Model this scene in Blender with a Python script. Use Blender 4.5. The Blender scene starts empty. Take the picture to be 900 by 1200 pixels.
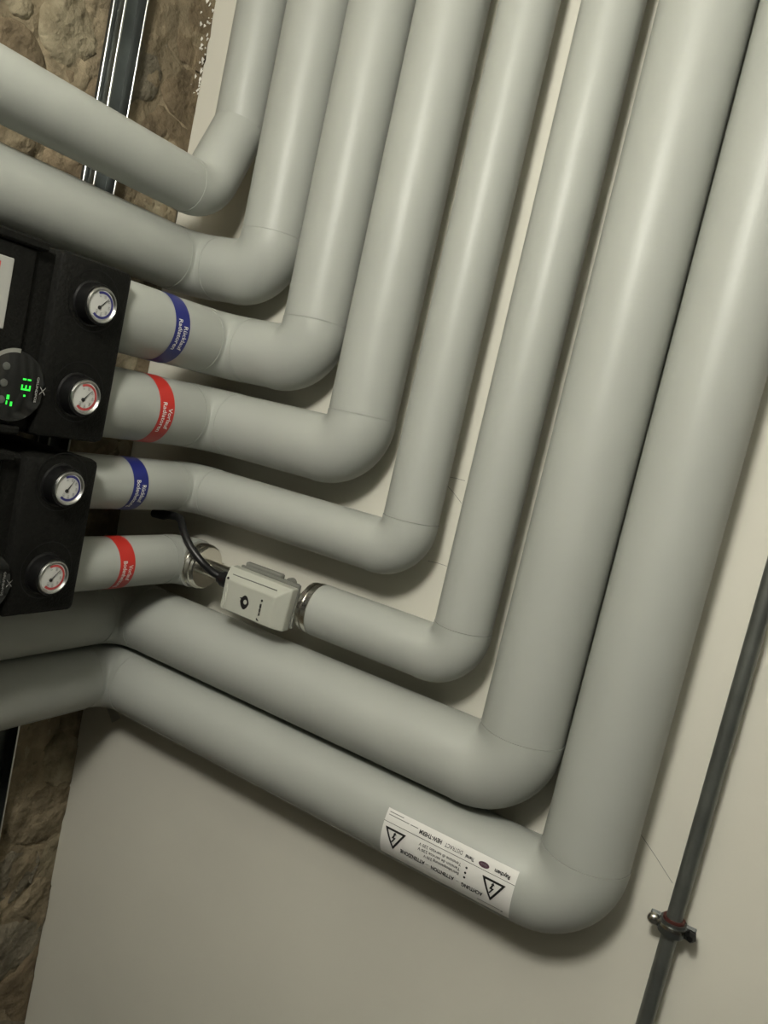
import bpy, bmesh, math, random
from mathutils import Vector, Matrix, noise

random.seed(7)
H = 1.62                      # height of the lens above the floor; all coordinates below are relative to the lens
C = bpy.context.scene.collection
SC = bpy.context.scene

# ------------------------------------------------------------------ camera, world, exposure
cam = bpy.data.cameras.new('camera')
cam.sensor_fit = 'VERTICAL'; cam.sensor_height = 36.0
cam.lens = 912.93 / 1200 * 36.0
cam.clip_start = 0.01
co = bpy.data.objects.new('camera', cam); C.objects.link(co)
RX = Vector((0.8470219, 0.4845840, 0.2184770))
DN = Vector((0.2444033, 0.0099576, -0.9696225))
FW = Vector((-0.4720391, 0.8746881, -0.1099996))
co.matrix_world = Matrix(((RX.x, -DN.x, -FW.x, 0), (RX.y, -DN.y, -FW.y, 0), (RX.z, -DN.z, -FW.z, H), (0, 0, 0, 1)))
SC.camera = co

w = bpy.data.worlds.new('world'); SC.world = w; w.use_nodes = True
w.node_tree.nodes['Background'].inputs[0].default_value = (0.5, 0.5, 0.45, 1)
w.node_tree.nodes['Background'].inputs[1].default_value = 0.0

SC.view_settings.view_transform = 'Standard'
SC.view_settings.look = 'None'
SC.view_settings.exposure = 0.0
SC.view_settings.gamma = 1.0
SC.view_settings.use_curve_mapping = False

LAMP_POS = (-0.22, -0.32, 0.67)      # pendant lamp globe
LAMP_POWER = 127.0                   # emission strength of the globe
LAMP_R = 0.11
LAMP_COL = (1.0, 0.975, 0.885)

# ------------------------------------------------------------------ materials
def mat(name, col, rough=0.5, metal=0.0, var=0.0, vscale=8.0, bump=0.0, bscale=60.0, spec=None, emit=None, estr=0.0, col2=None, coat=0.0):
    m = bpy.data.materials.new(name); m.use_nodes = True
    nt = m.node_tree; b = nt.nodes['Principled BSDF']
    b.inputs['Base Color'].default_value = (*col, 1)
    b.inputs['Roughness'].default_value = rough
    b.inputs['Metallic'].default_value = metal
    if spec is not None: b.inputs['Specular IOR Level'].default_value = spec
    if coat: b.inputs['Coat Weight'].default_value = coat
    tc = nt.nodes.new('ShaderNodeTexCoord')
    if var or col2:
        n = nt.nodes.new('ShaderNodeTexNoise'); n.inputs['Scale'].default_value = vscale; n.inputs['Detail'].default_value = 6
        r = nt.nodes.new('ShaderNodeValToRGB')
        a = col2 or tuple(c * (1 - var) for c in col)
        r.color_ramp.elements[0].position = 0.32; r.color_ramp.elements[0].color = (*a, 1)
        r.color_ramp.elements[1].position = 0.68; r.color_ramp.elements[1].color = (*tuple(min(1, c * (1 + var)) for c in col), 1)
        nt.links.new(tc.outputs['Object'], n.inputs['Vector']); nt.links.new(n.outputs['Fac'], r.inputs['Fac'])
        nt.links.new(r.outputs['Color'], b.inputs['Base Color'])
    if bump:
        n2 = nt.nodes.new('ShaderNodeTexNoise'); n2.inputs['Scale'].default_value = bscale; n2.inputs['Detail'].default_value = 8
        bp = nt.nodes.new('ShaderNodeBump'); bp.inputs['Strength'].default_value = bump; bp.inputs['Distance'].default_value = 0.004 if bump < .8 else 0.012
        nt.links.new(tc.outputs['Object'], n2.inputs['Vector']); nt.links.new(n2.outputs['Fac'], bp.inputs['Height'])
        nt.links.new(bp.outputs['Normal'], b.inputs['Normal'])
    if emit:
        b.inputs['Emission Color'].default_value = (*emit, 1); b.inputs['Emission Strength'].default_value = estr
    return m

M = {}
M['pvc'] = mat('grey_pvc_jacket', (0.375, 0.388, 0.353), 0.43, var=0.03, vscale=5, bump=0.03, bscale=25, spec=0.42)
M['plaster'] = mat('cream_plaster', (0.69, 0.67, 0.58), 0.75, var=0.04, vscale=3, bump=0.05, bscale=90, spec=0.25)
M['white_paint'] = mat('white_paint', (0.75, 0.73, 0.66), 0.7, bump=0.3, bscale=80)
M['mortar'] = mat('old_mortar', (0.25, 0.205, 0.135), 0.95, var=0.35, vscale=14, bump=1.0, bscale=45, spec=0.1)
STONE = [mat('stone_tan', (0.315, 0.262, 0.175), 0.9, vscale=22, col2=(0.135, 0.108, 0.068), bump=1.0, bscale=55, spec=0.15),
         mat('stone_brown', (0.25, 0.195, 0.125), 0.9, vscale=18, col2=(0.105, 0.082, 0.052), bump=1.0, bscale=45, spec=0.15),
         mat('stone_grey', (0.265, 0.235, 0.175), 0.9, vscale=16, col2=(0.11, 0.096, 0.068), bump=1.0, bscale=60, spec=0.15),
         mat('stone_pale', (0.36, 0.315, 0.215), 0.9, vscale=24, col2=(0.18, 0.148, 0.094), bump=1.0, bscale=50, spec=0.15)]
M['ceiling'] = mat('white_ceiling_paint', (0.80, 0.79, 0.74), 0.85, var=0.03, vscale=2)
M['concrete'] = mat('concrete', (0.05, 0.049, 0.045), 0.85, var=0.15, vscale=4, bump=0.2, bscale=50)
M['room_paint'] = mat('room_paint', (0.07, 0.068, 0.06), 0.85, var=0.05, vscale=2)
M['darkzinc'] = mat('dark_galvanised_steel', (0.13, 0.14, 0.135), 0.36, 0.85, var=0.25, vscale=12)
M['zinc'] = mat('galvanised_steel', (0.62, 0.63, 0.60), 0.3, 1.0, var=0.12, vscale=30)
M['conduit'] = mat('grey_steel_tube', (0.17, 0.18, 0.165), 0.4, 0.7, var=0.15, vscale=25)
M['chrome'] = mat('nickel_plated_brass', (0.72, 0.70, 0.64), 0.24, 1.0)
M['foam'] = mat('black_foam_shell', (0.0055, 0.0055, 0.0045), 0.6, var=0.25, vscale=150, bump=0.4, bscale=260, spec=0.16)
M['black'] = mat('black_plastic', (0.005, 0.005, 0.005), 0.34, spec=0.3)
M['rubber'] = mat('black_rubber', (0.008, 0.008, 0.008), 0.38, spec=0.4)
M['gloss'] = mat('black_glass', (0.006, 0.006, 0.006), 0.12)
M['redrubber'] = mat('red_rubber', (0.06, 0.012, 0.008), 0.6)
M['dial'] = mat('dial_white', (0.56, 0.56, 0.53), 0.5)
M['blue'] = mat('blue_print', (0.016, 0.022, 0.17), 0.4)
M['red'] = mat('red_print', (0.52, 0.03, 0.022), 0.4)
M['darkblue'] = mat('dial_blue', (0.03, 0.03, 0.16), 0.4)
M['dialred'] = mat('dial_red', (0.42, 0.05, 0.05), 0.4)
M['white'] = mat('white_print', (0.78, 0.78, 0.74), 0.5)
M['ink'] = mat('black_ink', (0.012, 0.012, 0.012), 0.5)
M['greyink'] = mat('grey_ink', (0.16, 0.16, 0.15), 0.5)
M['sticker'] = mat('white_vinyl', (0.74, 0.73, 0.69), 0.35)
M['plate'] = mat('dull_white_plate', (0.36, 0.36, 0.33), 0.5)
M['abs'] = mat('light_grey_plastic', (0.43, 0.437, 0.375), 0.45)
M['absdark'] = mat('mid_grey_plastic', (0.17, 0.172, 0.15), 0.5)
M['green'] = mat('green_display', (0.0, 0.3, 0.02), 0.5, emit=(0.05, 1.0, 0.08), estr=0.9)
M['pencil'] = mat('pencil', (0.17, 0.165, 0.14), 0.7)
M['seal'] = mat('silver_trim', (0.6, 0.6, 0.58), 0.3, 1.0)
M['lamp'] = mat('lamp_glass', (0.9, 0.9, 0.85), 0.4, emit=LAMP_COL, estr=LAMP_POWER)
M['enamel'] = mat('white_enamel', (0.7, 0.7, 0.66), 0.4)

# ------------------------------------------------------------------ mesh helpers
class MB:
    def __init__(s): s.v = []; s.f = []
    def add(s, v, f):
        o = len(s.v); s.v += [tuple(p) for p in v]; s.f += [tuple(i + o for i in q) for q in f]; return s
    def box(s, x0, x1, y0, y1, z0, z1, bev=0.0, seg=1):
        bm = bmesh.new(); bmesh.ops.create_cube(bm, size=1)
        for v in bm.verts: v.co = Vector(((x0 + x1) / 2 + v.co.x * (x1 - x0), (y0 + y1) / 2 + v.co.y * (y1 - y0), (z0 + z1) / 2 + v.co.z * (z1 - z0)))
        if bev: bmesh.ops.bevel(bm, geom=bm.edges[:], offset=bev, segments=seg, affect='EDGES', profile=0.5)
        bm.verts.index_update()
        s.add([v.co[:] for v in bm.verts], [[v.index for v in f.verts] for f in bm.faces]); bm.free(); return s
    def sweep(s, path, r, n=40, cap=True):
        P = [Vector(p) for p in path]; k = len(P)
        R = r if isinstance(r, (list, tuple)) else [r] * k
        T = []
        for i in range(k):
            a = (P[i] - P[i - 1]).normalized() if i else None
            b = (P[i + 1] - P[i]).normalized() if i < k - 1 else None
            T.append(((a or b) + (b or a)).normalized())
        t0 = T[0]; u = t0.orthogonal().normalized(); rings = []
        for i in range(k):
            if i:
                ax = T[i - 1].cross(T[i])
                if ax.length > 1e-9: u = Matrix.Rotation(T[i - 1].angle(T[i]), 3, ax.normalized()) @ u
            u = (u - T[i] * u.dot(T[i])).normalized(); vv = T[i].cross(u)
            rings.append([P[i] + (u * math.cos(a) + vv * math.sin(a)) * R[i] for a in (2 * math.pi * j / n for j in range(n))])
        V = [p for ring in rings for p in ring]
        F = [(i * n + j, i * n + (j + 1) % n, (i + 1) * n + (j + 1) % n, (i + 1) * n + j) for i in range(k - 1) for j in range(n)]
        if cap: F += [tuple(range(n))[::-1], tuple((k - 1) * n + j for j in range(n))]
        return s.add(V, F)
    def lathe(s, o, axis, prof, n=40):          # prof: (distance along axis, radius); closed by caps
        o = Vector(o); axis = Vector(axis).normalized(); u = axis.orthogonal().normalized(); v = axis.cross(u)
        V = [o + axis * d + (u * math.cos(2 * math.pi * j / n) + v * math.sin(2 * math.pi * j / n)) * r for d, r in prof for j in range(n)]
        k = len(prof)
        F = [(i * n + j, i * n + (j + 1) % n, (i + 1) * n + (j + 1) % n, (i + 1) * n + j) for i in range(k - 1) for j in range(n)]
        F += [tuple(range(n))[::-1], tuple((k - 1) * n + j for j in range(n))]
        return s.add(V, F)
    def prism(s, poly, fn, d0, d1):             # poly 2-D (ccw), fn(x, y, d) -> 3-D
        n = len(poly)
        V = [fn(x, y, d0) for x, y in poly] + [fn(x, y, d1) for x, y in poly]
        F = [tuple(range(n))[::-1], tuple(range(n, 2 * n))] + [(i, (i + 1) % n, n + (i + 1) % n, n + i) for i in range(n)]
        return s.add(V, F)
    def sheet(s, nx, ny, fn):                   # fn(u, v) -> 3-D, u, v in 0..1
        V = [fn(i / nx, j / ny) for j in range(ny + 1) for i in range(nx + 1)]
        F = [(j * (nx + 1) + i, j * (nx + 1) + i + 1, (j + 1) * (nx + 1) + i + 1, (j + 1) * (nx + 1) + i) for j in range(ny) for i in range(nx)]
        return s.add(V, F)
    def build(s, name, m, parent=None, smooth=40, origin=None):
        root = parent
        while root is not None and root.parent is not None: root = root.parent
        o0 = Vector(origin) if origin is not None else (Vector(root['at']) if root is not None else Vector((0, 0, 0)))
        me = bpy.data.meshes.new(name)
        me.from_pydata([tuple(Vector(p) - o0) for p in s.v], [], s.f); me.update()
        bm = bmesh.new(); bm.from_mesh(me); bmesh.ops.recalc_face_normals(bm, faces=bm.faces[:]); bm.to_mesh(me); bm.free()
        me.materials.append(m)
        if smooth:
            for p in me.polygons: p.use_smooth = True
            me.set_sharp_from_angle(angle=math.radians(smooth))
        ob = bpy.data.objects.new(name, me); C.objects.link(ob)
        if parent is not None: ob.parent = parent
        else: ob.location = o0 + Vector((0, 0, H)); ob['at'] = tuple(o0)
        return ob

def tag(o, label=None, cat=None, group=None, kind=None):
    if label: o['label'] = label
    if cat: o['category'] = cat
    if group: o['group'] = group
    if kind: o['kind'] = kind
    return o

def thing(name, at, label, cat, group=None):
    o = bpy.data.objects.new(name, None); C.objects.link(o)
    o.empty_display_size = 0.05
    o['at'] = tuple(at); o.location = Vector(at) + Vector((0, 0, H))
    return tag(o, label, cat, group)

def glyphs(body, size, align='LEFT', bold=0.0, squeeze=1.0):
    cu = bpy.data.curves.new('lettering', 'FONT'); cu.body = body; cu.size = size; cu.align_x = align; cu.resolution_u = 3; cu.offset = bold
    ob = bpy.data.objects.new('lettering', cu); C.objects.link(ob)
    dg = bpy.context.evaluated_depsgraph_get()
    me = bpy.data.meshes.new_from_object(ob.evaluated_get(dg))
    V = [(v.co.x * squeeze, v.co.y) for v in me.vertices]; F = [tuple(p.vertices) for p in me.polygons]
    bpy.data.objects.remove(ob); bpy.data.curves.remove(cu); bpy.data.meshes.remove(me)
    return V, F

def text(mb, body, size, fn, x=0, y=0, align='LEFT', bold=0.0, squeeze=1.0):
    V, F = glyphs(body, size, align, bold, squeeze)
    return mb.add([fn(a + x, b + y) for a, b in V], F)

def textfit(mb, body, width, height, fn, x, y, bold=0.0):     # text stretched to a given width, cap height = height
    V, F = glyphs(body, height / 0.72, 'LEFT', bold)
    a = max(p[0] for p in V)
    return mb.add([fn(p[0] * width / a + x, p[1] + y) for p in V], F)

def strip(mb, x0, x1, y0, y1, fn, n=1):
    return mb.sheet(max(1, n), 1, lambda u, v: fn(x0 + (x1 - x0) * u, y0 + (y1 - y0) * v))

# ------------------------------------------------------------------ setting
YB, XL, XR, YF, ZF, ZC = 1.062, -1.132, 2.0, -1.9, -H, 1.0
T = 0.12
wb = MB().box(XL - 0.25, XR + T, YB, YB + T, ZF, ZC).build('wall_back', M['plaster'], smooth=0, origin=(0, YB, 0)); tag(wb, kind='structure')
wr = MB().box(XR, XR + T, YF, YB, ZF, ZC).build('wall_right', M['room_paint'], smooth=0, origin=(XR, 0, 0)); tag(wr, kind='structure')
wf = MB().box(XL - 0.25, XR + T, YF - T, YF, ZF, ZC).build('wall_front', M['room_paint'], smooth=0, origin=(0, YF, 0)); tag(wf, kind='structure')
fl = MB().box(XL - 0.25, XR + T, YF - T, YB + T, ZF - T, ZF).build('floor', M['concrete'], smooth=0, origin=(0, 0, ZF)); tag(fl, kind='structure')
ce = MB().box(XL - 0.25, XR + T, YF - T, YB + T, ZC, ZC + T).build('ceiling', M['ceiling'], smooth=0, origin=(0, 0, ZC)); tag(ce, kind='structure')

# rubble wall on the left: an uneven mortar bed and every stone a piece of its own
def bed(y, z):
    d = 0.008 * noise.noise(Vector((y * 9, z * 9, 1.7))) + 0.007 * noise.noise(Vector((y * 26, z * 26, 4.1))) + 0.004 * noise.noise(Vector((y * 70, z * 70, 2.2)))
    return min(-1.1375 + d, -1.1265) if y < YB - .04 else max(min(-1.1375 + d, XL), XL - .002)
mb = MB().sheet(190, 300, lambda u, v: (bed(-0.1 + u * (YB + 0.1), ZF + v * (ZC - ZF)), -0.1 + u * (YB + 0.1), ZF + v * (ZC - ZF)))
mb.box(XL - 0.25, -1.176, YF, YB, ZF, ZC)
mb.box(-1.2, -1.139, YF, -0.1, ZF, ZC)
wl = mb.build('wall_left', M['mortar'], smooth=60, origin=(XL, 0, 0)); tag(wl, kind='structure')

seeds = []
rowz = ZF + 0.04; row = 0
while rowz < ZC:
    hgt = random.uniform(0.075, 0.12)
    y = 0.02 + random.uniform(0, 0.08)
    while y < YB + 0.02:
        seeds.append((y, rowz + random.uniform(-0.022, 0.022))); y += random.uniform(0.085, 0.17)
    rowz += hgt; row += 1
def cell(i):
    cy, cz = seeds[i]
    poly = [(cy - 0.14, cz - 0.1), (cy + 0.14, cz - 0.1), (cy + 0.14, cz + 0.1), (cy - 0.14, cz + 0.1)]
    for j, (qy, qz) in enumerate(seeds):
        if j == i or abs(qy - cy) > 0.32 or abs(qz - cz) > 0.28: continue
        my, mz, ny, nz = (cy + qy) / 2, (cz + qz) / 2, qy - cy, qz - cz
        out = []
        for k in range(len(poly)):
            a, b = poly[k], poly[(k + 1) % len(poly)]
            da = (a[0] - my) * ny + (a[1] - mz) * nz; db = (b[0] - my) * ny + (b[1] - mz) * nz
            if da <= 0: out.append(a)
            if (da < 0) != (db < 0):
                t = da / (da - db); out.append((a[0] + (b[0] - a[0]) * t, a[1] + (b[1] - a[1]) * t))
        poly = out
        if len(poly) < 3: return None
    return poly
for i in range(len(seeds)):
    cy, cz = seeds[i]
    poly = cell(i)
    if not poly: continue
    def radius(a):                           # distance from the seed to the cell edge in a direction
        dy, dz = math.cos(a), math.sin(a); best = 9
        for k in range(len(poly)):
            p, q = poly[k], poly[(k + 1) % len(poly)]
            ey, ez = q[0] - p[0], q[1] - p[1]; den = dy * ez - dz * ey
            if abs(den) < 1e-9: continue
            t = ((p[0] - cy) * ez - (p[1] - cz) * ey) / den; s_ = ((p[0] - cy) * dz - (p[1] - cz) * dy) / den
            if t > 0 and -1e-6 <= s_ <= 1 + 1e-6: best = min(best, t)
        return best
    n = 26; lift = random.uniform(0.006, 0.014); tilt = random.uniform(-0.07, 0.07); V = []
    rad = [min(radius(2 * math.pi * k / n), 0.14) for k in range(n)]
    rad = [(rad[k - 1] + 3 * rad[k] + rad[(k + 1) % n]) / 5 for k in range(n)]
    def height(y, z):
        v = Vector((y, z, i * 3.1))
        return 0.006 * noise.noise(v * 18) + 0.005 * noise.noise(v * 45) + 0.0025 * noise.noise(v * 110) + tilt * (y - cy)
    rings = ((1.0, -0.9), (0.96, 0.35), (0.88, 0.8), (0.68, 1.0), (0.45, 1.0), (0.22, 1.0))
    for fr, up in rings:
        for k in range(n):
            a = 2 * math.pi * (k + .5 * (fr < .6)) / n
            r = max(0.010, rad[k] * (0.97 + 0.16 * noise.noise(Vector((math.cos(a) * 2.6 + i, math.sin(a) * 2.6, i * 3.1)))) - 0.001) * fr
            y = cy + math.cos(a) * r; z = cz + math.sin(a) * r
            x = -1.143 + lift * up + height(y, z) * (up > 0)
            x = min(x, -1.1255)
            if y > YB - 0.05: x = max(min(x, XL + 0.0025), XL - .0015)
            y = min(y, YB - 0.0005); z = max(min(z, ZC), ZF)
            V.append((x, y, z))
    V.append((min(-1.143 + lift + height(cy, cz), -1.1255), min(cy, YB - 0.001), cz))
    g_ = len(rings)
    F = [(g * n + k, g * n + (k + 1) % n, (g + 1) * n + (k + 1) % n, (g + 1) * n + k) for g in range(g_ - 1) for k in range(n)]
    F += [((g_ - 1) * n + k, (g_ - 1) * n + (k + 1) % n, g_ * n) for k in range(n)]
    MB().add(V, F).build('stone', random.choice(STONE), wl, smooth=80)

# white paint smeared over the last stones beside the plaster edge
mb = MB()
for k in range(60):
    zz = 0.50 + random.random() * 0.24; yy = YB - 0.002 - random.random() ** 3 * 0.03; r = random.uniform(0.0015, 0.005)
    pts = [(yy + math.cos(a) * r * random.uniform(.4, 1), zz + math.sin(a) * r * random.uniform(.8, 2.4)) for a in (2 * math.pi * j / 9 for j in range(9))]
    xm = -1.1292 + random.uniform(-.002, .0015)
    mb.add([(xm - .008, min(p[0], YB - .0003), p[1]) for p in pts] + [(xm, min(yy, YB - .0004), zz)], [(j, (j + 1) % 9, 9) for j in range(9)])
tag(mb.build('paint_smear', M['white_paint'], wb, smooth=80), 'white paint smeared onto the stones', kind='stuff')
# pencil marks on the plaster
for p0, p1 in (((-.4821, -.0561), (-.4521, -.0558)), ((-.4806, -.0676), (-.4493, -.0891)), ((-.4808, -.1866), (-.4489, -.1856)), ((-.0954, -.4478), (-.0421, -.4923))):
    a = Vector((p0[0], YB - 0.0002, p0[1])); b = Vector((p1[0], YB - 0.0002, p1[1]))
    MB().sweep([a, (a + b) / 2 + Vector((0, 0, 0.0008)), b], 0.00032, 6).build('pencil_line', M['pencil'], wb)

# ------------------------------------------------------------------ insulated pipes
YA = 1.0                      # all risers stand on one rail: same axis depth
def arc_pts(c, d1, d2, rc, n=14):
    c, d1, d2 = Vector(c), Vector(d1), Vector(d2)
    o = c - d1 * rc + d2 * rc
    return [o + (-d2 * math.cos(t) + d1 * math.sin(t)) * rc for t in (math.pi / 2 * k / n for k in range(n + 1))]
X_, Y_, Z_ = (1, 0, 0), (0, 1, 0), (0, 0, 1)
LIP = 0.0007; GAP = 0.0075; JOINT = GAP + 0.0007
def jacket(parent, a, b, r, name='jacket'):
    a, b = Vector(a), Vector(b); n = max(2, int((b - a).length / 0.12))
    return MB().sweep([a.lerp(b, k / n) for k in range(n + 1)], r, 56).build(name, M['pvc'], parent)
def elbow(parent, c, d1, d2, rc, r):
    pts = arc_pts(c, d1, d2, rc)
    rr = [r + LIP] * len(pts)
    e = pts[-1]; d2 = Vector(d2)
    pts = [pts[0] - Vector(d1) * 0.006] + pts + [e + d2 * GAP, e + d2 * (GAP + .00012), e + d2 * (GAP + .0045)]
    return MB().sweep(pts, [r + LIP] + rr + [r + LIP, r - .0012, r - .0012], 56).build('elbow', M['pvc'], parent, smooth=30)
def seam(parent, a, b, r, ang, u, v, wide=0.2):      # glued overlap along the jacket; ang measured in the (u, v) plane
    a, b, u, v = Vector(a), Vector(b), Vector(u), Vector(v); mb = MB()
    prof = [(ang - wide, r - 0.0005), (ang - wide, r + 0.0012), (ang, r + 0.0014), (ang + wide * 0.6, r + 0.0006), (ang + wide * 0.6, r - 0.0005)]
    ring = [u * math.cos(t) * q + v * math.sin(t) * q for t, q in prof]; k = len(ring)
    V = [a + p for p in ring] + [b + p for p in ring]
    mb.add(V, [(i, (i + 1) % k, k + (i + 1) % k, k + i) for i in range(k)] + [tuple(range(k)), tuple(range(k, 2 * k))])
    return mb.build('seam', M['pvc'], parent, smooth=30)

G = 'grey insulated heating pipes'
PIPES = {}
def pipe(i, r, xc, z, xr, y0, label, second=True):
    rc = r * 1.04
    t = thing('insulated_pipe', (xr, YA, z), label, 'pipe', G)
    jacket(t, (xc, y0, z), (xc, YA - rc, z), r)
    elbow(t, (xc, YA, z), Y_, X_, rc, r)
    jacket(t, (xc + rc, YA, z), (xr - rc, YA, z), r)
    elbow(t, (xr, YA, z), X_, Z_, rc, r)
    jacket(t, (xr, YA, z + rc + JOINT), (xr, YA, ZC), r)
    # a little fold of film where the wrapped corner overlaps
    fx, fy = xc + rc * .62, YA - rc * .62
    MB().add([(fx - .004, fy - .0045, z - r * .10), (fx + .008, fy - .003, z - r * .13), (fx + .001, fy - .006, z - r * .02), (fx + .003, fy + .004, z - r * .09)],
             [(0, 1, 2), (0, 2, 3), (1, 2, 3), (0, 1, 3)]).build('film_fold', M['pvc'], t)
    PIPES[i] = t
    return t

YEND = 0.7375                 # end face of the pump shells
t1 = thing('insulated_pipe', (-.9605, YA, .295), 'topmost thin grey insulated pipe, turning up right beside the bare stone strip', 'pipe', G)
RA = 0.042
d1, d2 = Vector((0, 1, 0)), Vector((0, 0.052, 0.125)).normalized()
c1 = Vector((-.9605, .948, .295)); ang = d1.angle(d2); rc = 0.05; tl = rc * math.tan(ang / 2)
nrm = (d2 - d1 * d1.dot(d2)).normalized(); o = c1 - d1 * tl + nrm * rc
arc = [o + (-nrm * math.cos(q) + d1 * math.sin(q)) * rc for q in (ang * k / 8 for k in range(9))]
jacket(t1, (-.9605, YF, .295), arc[0] - d1 * .004, RA)
top = Vector((-.9605, YA, .42))
dv = Vector((0, 0, 1))
MB().sweep([arc[0] - d1 * .006] + arc + [top, top + dv * .001, top + dv * .0011, top + dv * .006], [RA + LIP] * (len(arc) + 3) + [RA - .0012] * 2, 56).build('elbow', M['pvc'], t1, smooth=30)
jacket(t1, top + dv * .0017, (-.9605, YA, ZC), RA)
PIPES[1] = t1
t2 = pipe(2, .0515, -1.003, .1895, -.844, YF, 'second grey insulated pipe from the top, running just above the black pump shell')
t3 = pipe(3, .0515, -.905, .0668, -.7275, YEND, 'grey insulated pipe with a blue band reading Rücklauf Radiatoren')
t4 = pipe(4, .0515, -.907, -.0562, -.611, YEND, 'grey insulated pipe with a red band reading Vorlauf Radiatoren')
t5 = pipe(5, .0405, -.912, -.175, -.494, YEND, 'thinner grey insulated pipe with a blue band reading Rücklauf Bodenheizung')
t7 = pipe(7, .0568, -1.018, -.4235, -.2615, YF, 'thick grey insulated pipe just below the pump units, nested inside the outermost pipe')
t8 = pipe(8, .0568, -1.02, -.5415, -.145, YF, 'outermost thick grey insulated pipe carrying the white warning sticker')

# sixth pipe: interrupted by two plated couplings with the flow sensor between them
r6, z6, xc6, xr6 = .0405, -.299, -.905, -.378
t6 = thing('insulated_pipe', (xr6, YA, z6), 'thinner grey insulated pipe with a red band Vorlauf Bodenheizung and two plated couplings', 'pipe', G)
rc6 = r6 * 1.04
jacket(t6, (xc6, YEND, z6), (xc6, YA - rc6, z6), r6)
re6 = .036
MB().sweep([(xc6, YA - rc6 - .006, z6)] + arc_pts((xc6, YA, z6), Y_, X_, re6), r6 + LIP, 56).build('elbow', M['pvc'], t6, smooth=30)
MB().lathe((xc6 + re6, YA, z6), X_, [(0, .0375), (.0045, .0375), (.005, .0355), (.0095, .0355), (.010, .0385), (.0165, .0385), (.0175, .0365), (.023, .0365), (.025, .0345), (.0252, .020), (.0255, .0145), (.029, .0145)], 48).build('coupling', M['chrome'], t6, smooth=30)
tag(t6.children[-1], 'shiny plated coupling')
MB().lathe((-.660, YA, z6), X_, [(0, .0145), (.0258, .0145), (.0262, .0340), (.0295, .0360), (.0300, .0385), (.0355, .0388), (.0360, .0358), (.0395, .0358), (.0400, .0400), (.0475, .0403), (.0480, .0375), (.052, .0375)], 48).build('coupling', M['chrome'], t6, smooth=30)
tag(t6.children[-1], 'shiny plated coupling')
MB().sweep([(xc6 + re6 + .028, YA, z6), (-.659, YA, z6)], .0140, 32).build('bare_tube', M['chrome'], t6)
jacket(t6, (-.611, YA, z6), (xr6 - rc6, YA, z6), r6)
elbow(t6, (xr6, YA, z6), X_, Z_, rc6, r6)
jacket(t6, (xr6, YA, z6 + rc6 + JOINT), (xr6, YA, ZC), r6)

# glued seams that show along some jackets
seam(t8, (-.95, YA, -.5415), (-.21, YA, -.5415), .0568, math.radians(-58), (0, -1, 0), (0, 0, 1), .12)
seam(t8, (-1.02, -1.0, -.5415), (-1.02, .93, -.5415), .0568, math.radians(-56), (1, 0, 0), (0, 0, 1), .12)
seam(t7, (-.2615, YA, -.35), (-.2615, YA, ZC - .002), .0568, math.radians(196), (1, 0, 0), (0, -1, 0), .12)
seam(t5, (-.494, YA, -.12), (-.494, YA, ZC - .002), .0405, math.radians(206), (1, 0, 0), (0, -1, 0), .14)
# torn tail of jacket film under the first bend of the outermost pipe
MB().sheet(6, 4, lambda u, v: (-1.072 + .088 * u + .004 * v, 1.045 - .055 * u * (1 - .3 * v) + .008 * math.sin(u * 3), -.592 - v * (.040 + .028 * (1 - abs(2 * u - 1)) - .01 * u))).build('film_tail', M['pvc'], t8)

# ------------------------------------------------------------------ coloured bands with lettering
def band(t, xa, z, r, yc, m, l1, l2, label, half=.0145):
    rr = r + .0006
    a0, a1 = math.radians(-115), math.radians(100)
    b = MB().sheet(40, 1, lambda u, v: (xa + rr * math.cos(a0 + (a1 - a0) * u), yc - half + 2 * half * v, z + rr * math.sin(a0 + (a1 - a0) * u))).build('colour_band', m, t)
    tag(b, label)
    r2 = rr + .0005; st = math.radians(9)
    fn = lambda x, y: (xa + r2 * math.cos(st - x / r2), yc + y, z + r2 * math.sin(st - x / r2))
    k = r / .0515
    mb = MB()
    text(mb, l1, .0113, fn, 0, .0022, bold=.00012, squeeze=.97 * k); text(mb, l2, .0113, fn, -.009 * k, -.0088, bold=.00012, squeeze=.97 * k)
    tag(mb.build('lettering', M['white'], b, smooth=0), 'white lettering ' + l1 + ' ' + l2)
band(t3, -.905, .0668, .0515, .852, M['blue'], 'Rücklauf', 'Radiatoren', 'dark blue band')
band(t4, -.907, -.0562, .0515, .8545, M['red'], 'Vorlauf', 'Radiatoren', 'red band')
band(t5, -.912, -.175, .0405, .847, M['blue'], 'Rücklauf', 'Bodenheizung', 'dark blue band')
band(t6, -.905, -.299, .0405, .844, M['red'], 'Vorlauf', 'Bodenheizung', 'red band')

# ------------------------------------------------------------------ warning sticker on the outermost pipe (reads upside down)
def on8(a, deg_y, lift=.0):                  # a: distance from the sticker's own left end, deg: world angle
    q = math.radians(deg_y); rr = .0568 + .0012 + lift
    return (-.2085 - a, YA - rr * math.cos(q), -.5415 + rr * math.sin(q))
K8 = math.degrees(1 / .058)                  # degrees per metre along the curve
st = MB().sheet(8, 22, lambda u, v: on8(.194 * u, 30 - 72 * v)).build('warning_sticker', M['sticker'], t8)
tag(st, 'white warning sticker with two shock-hazard triangles')
def ln(deg): return lambda x, y: on8(x, deg - y * K8, .0005)       # own up is world down
mb = MB()
textfit(mb, 'ACHTUNG', .030, .0062, ln(-17.3), .038, 0, .0003)
textfit(mb, '–', .004, .005, ln(-17.3), .072, 0)
textfit(mb, 'ATTENTION', .034, .0062, ln(-16), .0795, 0, .0003)
textfit(mb, '–', .004, .005, ln(-16), .117, 0)
textfit(mb, 'ATTENZIONE', .038, .0062, ln(-15.2), .1235, 0, .0003)
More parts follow.
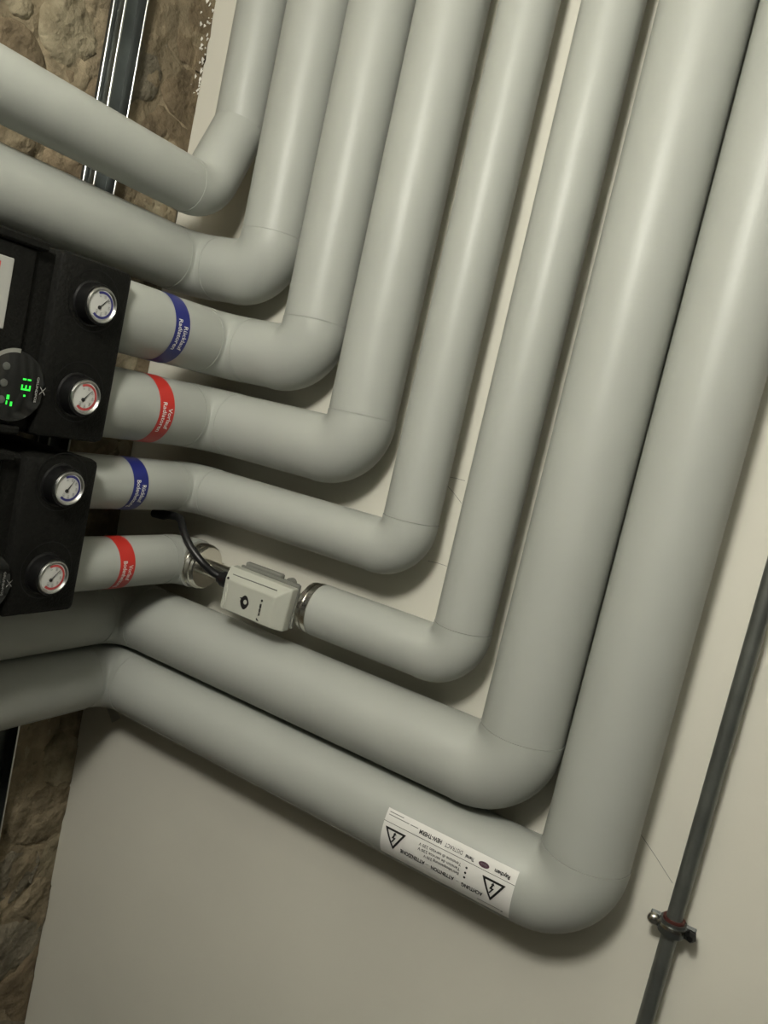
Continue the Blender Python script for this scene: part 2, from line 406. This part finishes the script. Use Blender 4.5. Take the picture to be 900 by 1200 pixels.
for s_, a_, w_ in (('Betriebsspannung 230 V', -5.5, .053), ('Tension de service 230 V', .8, .063), ('Tensione di servizio 230 V', 7.2, .063)):
    textfit(mb, s_, w_, .0042, ln(a_), .0735, 0, .00005)
for a_ in (-8.1, -1.6, 5.2):
    mb.add([ln(a_)(.0655 + .0016 * math.cos(t), .0016 * math.sin(t)) for t in (2 * math.pi * k / 10 for k in range(10))], [tuple(range(10))])
textfit(mb, 'Raychem', .0215, .0048, ln(20.5), .0085, 0, .0003)
textfit(mb, 'HEW-THERM', .034, .0054, ln(22.3), .107, 0, .00025)
textfit(mb, 'DISTRACT', .026, .0054, ln(22.0), .076, 0)
strip(mb, 0, .194, -.0003, .0003, ln(12.7), 8)
textfit(mb, 'Thermal', .0125, .0046, ln(20.2), .059, 0, .0002)
mb.build('lettering', M['ink'], st, smooth=0)
for a_, x0, x1, hh in ((-31, .0125, .0445, .0011), (-31, .0085, .0115, .0025), (26.4, .168, .190, .0010), (22.6, .158, .190, .0010), (22.6, .144, .156, .0010)):
    MB().sheet(6, 1, lambda u, v: ln(a_)(x0 + (x1 - x0) * u, hh * v)).build('fine_print', M['greyink'], st, smooth=0)
mb = MB()
E8 = [(.045 + .0075 * math.cos(t), .0016 + .0036 * math.sin(t)) for t in (2 * math.pi * k / 24 for k in range(24))]
mb.add([ln(20.1)(*p) for p in E8], [tuple(range(24))])
mb.build('oval_emblem', mat('emblem_plum', (0.07, 0.03, 0.045), 0.5), st, smooth=0)
mb = MB(); textfit(mb, 'tyco', .0085, .0024, lambda x, y: on8(x, 20.1 - y * K8, .0009), .0408, .0005)
mb.build('lettering', M['greyink'], st, smooth=0)
for x0 in (.0105, .157):
    mb = MB(); top_, bot, wd = -22.5, 6.8, .0325
    f = lambda x, y: on8(x0 + x, bot - y * K8, .0006)
    h_ = (bot - top_) / K8
    tri = [(0, 0), (wd, 0), (wd / 2, h_)]; cx, cy = wd / 2, h_ / 3
    inn = [(cx + (p[0] - cx) * .71, cy + (p[1] - cy) * .71) for p in tri]
    for k in range(3):
        a, b, c, d = tri[k], tri[(k + 1) % 3], inn[(k + 1) % 3], inn[k]
        mb.sheet(5, 1, lambda u, v: f(*((a[0] + (b[0] - a[0]) * u) * (1 - v) + (d[0] + (c[0] - d[0]) * u) * v, (a[1] + (b[1] - a[1]) * u) * (1 - v) + (d[1] + (c[1] - d[1]) * u) * v)))
    bolt = [(.018, .0185), (.0135, .0105), (.0165, .0105), (.0150, .0065), (.0135, .0068), (.0160, .0030), (.0190, .0062), (.0175, .0063), (.0200, .0125), (.0168, .0125), (.0200, .0185)]
    mb.add([f(p[0], p[1]) for p in bolt], [tuple(range(len(bolt)))])
    mb.build('hazard_triangle', M['ink'], st, smooth=0)

# ------------------------------------------------------------------ pump stations on the stone wall
def pump(z0, z1, label, zg, window):
    zm = (z0 + z1) / 2
    t = thing('pump_station', (-1.0, .55, z0), label, 'pump', 'black pump stations')
    sh = MB()
    sh.box(-1.07, -.84, .626, YEND - .0005, z0, z1, .009, 2)
    sh.box(-1.07, -.853, .28, .632, z0 + .002, z1 - .002, .006, 1)
    sh.build('insulation_shell', M['foam'], t, smooth=30)
    cv = MB()
    cv.box(-.90, -.840, .28, .609, z1 - .0105, z1 + .0012, .0025, 1)          # top lip
    cv.box(-.90, -.840, .28, .609, z0 - .0005, z0 + .010, .0025, 1)           # bottom lip
    cv.box(-.90, -.846, .28, .597, z0 + .010, z1 - .0105, .002, 1)
    cv.build('front_cover', M['foam'], t, smooth=30)
    MB().box(-1.120, -1.066, .36, .68, zm - .05, zm + .05).build('wall_bracket', M['zinc'], t)
    # control dial with display
    cy, cz, R_ = .588, zm - .057, .0435
    dk = MB().lathe((-.853, cy, cz), X_, [(0, R_), (.012, R_), (.0155, R_ - .0015), (.0165, R_ - .004), (.0168, .01)], 56).build('control_dial', M['gloss'], t, smooth=25)
    xs = -.8355
    mb = MB()
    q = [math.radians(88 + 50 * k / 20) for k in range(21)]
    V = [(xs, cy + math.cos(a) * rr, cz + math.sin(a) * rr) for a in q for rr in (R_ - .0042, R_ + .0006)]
    mb.add(V, [(2 * k, 2 * k + 1, 2 * k + 3, 2 * k + 2) for k in range(20)]).build('silver_rim_arc', M['seal'], dk, smooth=0)  # silver trim along part of the dial's rim
    fn = lambda x, y: (xs + .0003, cy + y, cz - x)          # own up is +Y, reading runs downward
    mb = MB()
    def seg(x, y, w_, h_, on):
        s_ = .0021
        S = {'t': (x, y + h_ - s_, x + w_, y + h_), 'm': (x, y + h_ / 2 - s_ / 2, x + w_, y + h_ / 2 + s_ / 2), 'b': (x, y, x + w_, y + s_),
             'tr': (x + w_ - s_, y + h_ / 2 + .0007, x + w_, y + h_ - .0007), 'br': (x + w_ - s_, y + .0007, x + w_, y + h_ / 2 - .0007)}
        for k in on: a, b, c, d = S[k]; strip(mb, a, c, b, d, fn)
    if window:
        seg(-.0155, .009, .0065, .0125, ('tr', 'br')); seg(-.0035, .009, .0065, .0125, ('t', 'm', 'b', 'tr', 'br'))
        strip(mb, .008, .0105, .0135, .0165, fn)
        strip(mb, .0110, .0165, -.0075, -.004, fn); strip(mb, .0185, .0240, -.002, .001, fn); strip(mb, .0180, .0225, -.0075, -.0055, fn)
        mb.build('lit_digits', M['green'], dk, smooth=0); tag(dk.children[-1], 'green lit digits 13')
    mb = MB()
    textfit(mb, 'GRUNDFOS', .031, .0030, fn, -.0155, .0285, .0001)
    for sg in (1, -1):
        mb.add([fn(-.004 + .0085 * u + dx, .0345 + (.0075 * u if sg > 0 else .0075 - .0075 * u)) for u, dx in ((0, -.0006), (0, .0010), (1, .0010), (1, -.0006))], [(0, 1, 2, 3)])
    mb.build('lettering', M['greyink'] if not window else mat('grey_print', (.30, .30, .28), .5), dk, smooth=0)
    for k, zz in enumerate((.0215, .002, -.0175)):
        MB().lathe((xs - .001, cy - .0135, cz + zz), X_, [(0, .0046), (.0016, .0044), (.002, .003)], 20).build('button', M['conduit'], dk, smooth=30)
    if window:
        lp = MB().box(-.85, -.8448, .44, .5695, z0 + .119, z1 - .029, .001).build('rating_plate', M['plate'], t, smooth=0)
        tag(lp, 'pale rating plate with a red frame')
        mb = MB(); f2 = lambda x, y: (-.8445, .5525 + y, z1 - .036 - x)
        strip(mb, 0, .034, -.0006, .0006, f2); strip(mb, 0, .0012, -.06, 0, f2); strip(mb, .033, .034, -.06, 0, f2)
        mb.build('red_frame', M['red'], lp, smooth=0)
        mb = MB()
        V = [f2(.0085 + math.cos(a) * rr, -.010 + math.sin(a) * rr) for a in (2 * math.pi * k / 24 for k in range(25)) for rr in (.0055, .0072)]
        mb.add(V, [(2 * k, 2 * k + 1, 2 * k + 3, 2 * k + 2) for k in range(24)]); strip(mb, .002, .032, -.03, -.028, f2)
        mb.build('pictogram', M['ink'], lp, smooth=0)
    # two thermometers set in the valve knobs
    for k, (gz, m, nm) in enumerate(((zg[0], M['darkblue'], 'blue'), (zg[1], M['dialred'], 'red'))):
        gy = .678
        rec = MB()
        q = [2 * math.pi * j / 48 for j in range(49)]
        rec.add([(-.8396, gy + .003 + math.cos(a) * rr, gz + .004 + math.sin(a) * rr) for a in q for rr in (.0375, .0392)], [(2 * j, 2 * j + 1, 2 * j + 3, 2 * j + 2) for j in range(48)])
        rec.build('knob_recess', M['black'], t, smooth=0)
        kn = MB().lathe((-.845, gy, gz), X_, [(0, .0285), (.006, .0285), (.0075, .0265), (.020, .0258), (.0232, .0248), (.0235, .0225)], 44).build('valve_knob', M['black'], t, smooth=30)
        tag(kn, 'black valve knob holding a thermometer with a ' + nm + ' scale ring')
        xg = -.8212
        MB().lathe((xg - .0015, gy, gz), X_, [(0, .0224), (.0022, .0224), (.0036, .0216), (.0036, .0203), (.0016, .0185), (.0012, .0180), (.0012, .002)], 48).build('bezel', M['seal'], kn, smooth=30)
        MB().lathe((xg - .001, gy, gz), X_, [(0, .0182), (.0010, .0182), (.0012, .01)], 40).build('dial_face', M['dial'], kn, smooth=20)
        xd = xg + .0005
        a0, a1 = 118, -132
        mb = MB()
        mb.add([(xd, gy + math.cos(math.radians(a)) * rr, gz + math.sin(math.radians(a)) * rr) for a in (a0 + (a1 - a0) * j / 40 for j in range(41)) for rr in (.0140, .0170)], [(2 * j, 2 * j + 1, 2 * j + 3, 2 * j + 2) for j in range(40)])
        mb.build('scale_ring', m, kn, smooth=0)
        mb = MB()
        for j, num in enumerate(('0', '20', '40', '60', '80', '100', '120')):
            a = math.radians(a0 - 4 + (a1 - a0 + 8) * j / 6); py, pz = math.cos(a) * .0112, math.sin(a) * .0112
            text(mb, num, .0042, lambda x, y: (xd, gy + py + y - .0014, gz + pz - x), align='CENTER')
        mb.build('numerals', M['greyink'], kn, smooth=0)
        na = math.radians(48 if not (k == 0 and not window) else 60); n1, n2 = math.cos(na), math.sin(na); mb = MB()
        hub = (-.0035, -.0035)
        mb.add([(xd + .0006, gy + p[0], gz + p[1]) for p in ((hub[0] - n2 * .0009, hub[1] + n1 * .0009), (hub[0] + n2 * .0009, hub[1] - n1 * .0009), (n1 * .0125 + n2 * .0003, n2 * .0125 - n1 * .0003), (n1 * .0125 - n2 * .0003, n2 * .0125 + n1 * .0003))], [(0, 1, 2, 3)])
        mb.lathe((xd, gy + hub[0], gz + hub[1]), X_, [(0, .0024), (.0008, .0024)], 14)
        mb.build('needle', M['ink'], kn, smooth=0)
    return t
pump(-.1095, .1192, 'upper black foam-clad pump station with pale rating plate and lit green display', (.0664, -.0502), True)
pump(-.3455, -.1325, 'lower black foam-clad pump station without a lit display, under the upper one', (-.1687, -.2874), False)

# ------------------------------------------------------------------ flow sensor clipped on the sixth pipe
fs = thing('flow_sensor', (-.690, .955, z6), 'pale grey flow sensor box with black cable on the thinner pipe between plated couplings', 'sensor')
mb = MB()
X0, X1, Z0, Z1 = -.756, -.632, -.338, -.270
front = [(-.750, -.334), (-.652, -.335), (-.652, -.2875), (-.750, -.2862)]
mid = [(X0, Z0), (X1 - .004, Z0), (X1, Z1), (X0, Z1 + .002)]
V = [(x, .9395, z) for x, z in front] + [(x, .9535, z) for x, z in mid] + [(x, .969, z) for x, z in mid]
mb.add(V, [(0, 1, 2, 3)] + [(i, (i + 1) % 4, 4 + (i + 1) % 4, 4 + i) for i in range(4)] + [(4 + i, 4 + (i + 1) % 4, 8 + (i + 1) % 4, 8 + i) for i in range(4)] + [(8, 9, 10, 11)])
hf = mb.build('housing', M['abs'], fs, smooth=0)
bv = hf.modifiers.new('bevel', 'BEVEL'); bv.width = .0018; bv.segments = 2
MB().sweep([(-.7445, .9400, -.2935), (-.7425, .9390, -.300), (-.742, .9390, -.330)], .0016, 8).build('grip_rib', M['abs'], fs)
MB().box(-.748, -.632, .9692, .9745, -.334, -.2655, .001).build('housing_rear', M['absdark'], fs, smooth=0)
mb = MB().box(-.745, -.672, .9748, .985, -.332, -.2600, .002); mb.box(-.672, -.640, .9748, .985, -.332, -.2668, .002)
mb.lathe((-.655, .9748, -.2685), Y_, [(0, .008), (.008, .008)], 20)
mb.build('clip', M['absdark'], fs, smooth=30)
strip_ = MB().box(-.742, -.655, .9455, .9462, -.2788, -.2772).build('joint_line', M['greyink'], fs, smooth=0)
for x, z in ((-.7452, -.2845), (-.6735, -.2992)):
    MB().lathe((x, .9402, z), (0, -1, 0), [(0, .0021), (.0009, .0019), (.0011, .001)], 14).build('screw', M['ink'], fs, smooth=30)
fnb = lambda x, z: (x, .9391, z)
mb = MB(); cx, cz = -.7048, -.3115
outer = [(cx + .0078 * math.cos(a) * (1 + .10 * (abs(math.cos(2 * a)) ** 6)), cz + .0098 * math.sin(a) * (1 + .12 * (abs(math.sin(a)) ** 8))) for a in (2 * math.pi * k / 32 for k in range(33))]
inner = [(cx + .0012 + .0033 * math.cos(a), cz + .0008 + .0036 * math.sin(a)) for a in (2 * math.pi * k / 32 for k in range(33))]
mb.add([fnb(*p) for pr in zip(inner, outer) for p in pr], [(2 * k, 2 * k + 1, 2 * k + 3, 2 * k + 2) for k in range(32)])
mb.add([fnb(cx - .011, cz + .0045), fnb(cx - .006, cz + .0062), fnb(cx - .0065, cz + .003)], [(0, 1, 2)])
mb.build('emblem', M['ink'], fs, smooth=0)
mb = MB()
textfit(mb, 'SENSOR', .0195, .0032, lambda x, y: fnb(-.6755 + y, -.3045 - x), 0, 0, .0003)
mb.add([fnb(-.6765, -.3272), fnb(-.6715, -.3310), fnb(-.6765, -.3312), fnb(-.678, -.3285)], [(0, 1, 2, 3)])
mb.build('lettering', M['ink'], fs, smooth=0)
MB().lathe((-.7555, .957, -.2945), (-1, 0, .06), [(0, .0125), (.012, .0125), (.0125, .0105), (.020, .0095), (.021, .0075)], 24).build('cable_gland', M['rubber'], fs, smooth=30)
def smooth_path(P, k=8):
    P = [Vector(p) for p in P]; out = []
    for i in range(len(P) - 1):
        a, b, c, d = P[max(i - 1, 0)], P[i], P[i + 1], P[min(i + 2, len(P) - 1)]
        for j in range(k):
            t = j / k
            out.append(.5 * ((2 * b) + (c - a) * t + (2 * a - 5 * b + 4 * c - d) * t * t + (3 * b - a - 3 * c + d) * t ** 3))
    return out + [P[-1]]
cp = smooth_path([(-.770, .9568, -.2935), (-.7851, .947, -.2865), (-.8015, .936, -.2735), (-.8264, .931, -.2544), (-.8492, .935, -.2354), (-.8640, .943, -.2245), (-.8760, .948, -.2218), (-.8930, .951, -.2222), (-.9362, .957, -.2290)])
MB().sweep(cp, .0061, 16).build('cable', M['rubber'], fs)
MB().sweep([(-.890, .9505, -.2219), (-.905, .953, -.2243), (-.915, .9545, -.2268), (-.940, .9575, -.2302)], [.0066, .0068, .0082, .0072], 16).build('cable_boot', M['rubber'], fs)

fs.location.x -= .004
# ------------------------------------------------------------------ rail on the stone wall, steel tube with clamp
rail = thing('mounting_rail', (-1.12, .872, ZF), 'upright galvanised steel channel fixed to the rubble stone wall behind the pipes', 'rail')
y0, y1, xb, xf, th = .851, .894, -1.124, -1.101, .0022
prof = [(xb, y0), (xf, y0), (xf, y0 + th), (xb + th, y0 + th), (xb + th, y1 - th), (xf, y1 - th), (xf, y1), (xb, y1)]
MB().prism(prof, lambda a, b, d: (a, b, d), ZF, ZC).build('channel', M['darkzinc'], rail, smooth=0)  # darker metal than the edges: shade in the slot put into the colour
for ya, yb_, xa, xe in ((y0 - .0002, y0 + .0036, xf, xf + .0022), (y1 - .0030, y1 + .0002, xf, xf + .0022), (y0 - .0065, y0 - .0040, -1.119, -1.1165)):
    MB().box(xa, xe, ya, yb_, ZF, ZC, .0006).build('lit_edge', M['zinc'], rail, smooth=0)  # brighter strips: light caught by the rail's edges, put into the colour
MB().box(xb, -1.119, y0 - .0065, y0, ZF, ZC).build('back_flange', M['darkzinc'], rail, smooth=0)
xt, yt, rt = -.0280, 1.030, .0099
cd = MB().sweep([(xt, yt, ZF + .0), (xt, yt, 0), (xt, yt, ZC)], rt, 32).build('steel_tube', M['conduit'], origin=(xt, yt, ZF))
tag(cd, 'thin upright grey steel tube in front of the cream wall at right', 'tube')
zc = -.5285
cl = thing('pipe_clamp', (xt, yt, zc), 'small steel pipe clamp with red lining around the thin grey tube', 'clamp')
mb = MB()
q = 40
def ringmesh(r0, r1, za, zb):
    V = []; F = []
    for k in range(q):
        a = 2 * math.pi * k / q
        for r_, z_ in ((r0, za), (r1, za), (r1, zb), (r0, zb)): V.append((xt + r_ * math.cos(a), yt + r_ * math.sin(a), z_))
    for k in range(q):
        for e in range(4): F.append((k * 4 + e, k * 4 + (e + 1) % 4, ((k + 1) % q) * 4 + (e + 1) % 4, ((k + 1) % q) * 4 + e))
    return V, F
MB().add(*ringmesh(rt + .0002, .0132, zc - .0095, zc + .0105)).build('rubber_lining', M['redrubber'], cl, smooth=30)
MB().add(*ringmesh(.0158, .0172, zc - .001, zc + .0035)).build('band_highlight', M['chrome'], cl, smooth=30)  # bright ring added as the highlight line along the dark band
mb = MB().add(*ringmesh(.0134, .0160, zc - .0095, zc + .0075))
mb.box(xt - .0275, xt - .0150, yt - .0035, yt - .0008, zc - .008, zc + .008, .0008); mb.box(xt - .0275, xt - .0150, yt + .0008, yt + .0035, zc - .008, zc + .008, .0008)
mb.box(xt + .0150, xt + .0275, yt - .0035, yt - .0008, zc - .008, zc + .008, .0008); mb.box(xt + .0150, xt + .0275, yt + .0008, yt + .0035, zc - .008, zc + .008, .0008)
mb.build('clamp_band', M['darkzinc'], cl, smooth=30)
MB().lathe((xt - .0225, yt - .0036, zc), (0, -1, 0), [(0, .0075), (.003, .0075), (.0055, .0058), (.0068, .003)], 20).build('screw', M['chrome'], cl, smooth=40)
MB().lathe((xt + .0225, yt - .0036, zc), (0, -1, 0), [(0, .0075), (.004, .0075), (.0045, .0068), (.010, .004)], 6).build('screw', M['black'], cl, smooth=20)
tag(cl.children[-1], 'dark hex screw')
MB().sweep([(xt, yt + .0150, zc), (xt, YB, zc)], .004, 12).build('wall_stud', M['zinc'], cl)

# ------------------------------------------------------------------ pendant lamp (above and behind the lens)
lx, ly, lz = LAMP_POS
lm = thing('pendant_lamp', (lx, ly, ZC), 'round glass pendant lamp hanging from the white ceiling above the viewer', 'lamp')
MB().lathe((lx, ly, ZC), (0, 0, -1), [(0, .07), (.02, .07), (.028, .05), (.03, .012), (ZC - lz - LAMP_R + .004, .012)], 32).build('base', M['enamel'], lm, smooth=30)
MB().lathe((lx, ly, lz), (0, 0, 1), [(LAMP_R * math.cos(math.pi * (1 - k / 16)) * .999, max(.0005, LAMP_R * math.sin(math.pi * k / 16))) for k in range(17)], 32).build('globe', M['lamp'], lm, smooth=60)
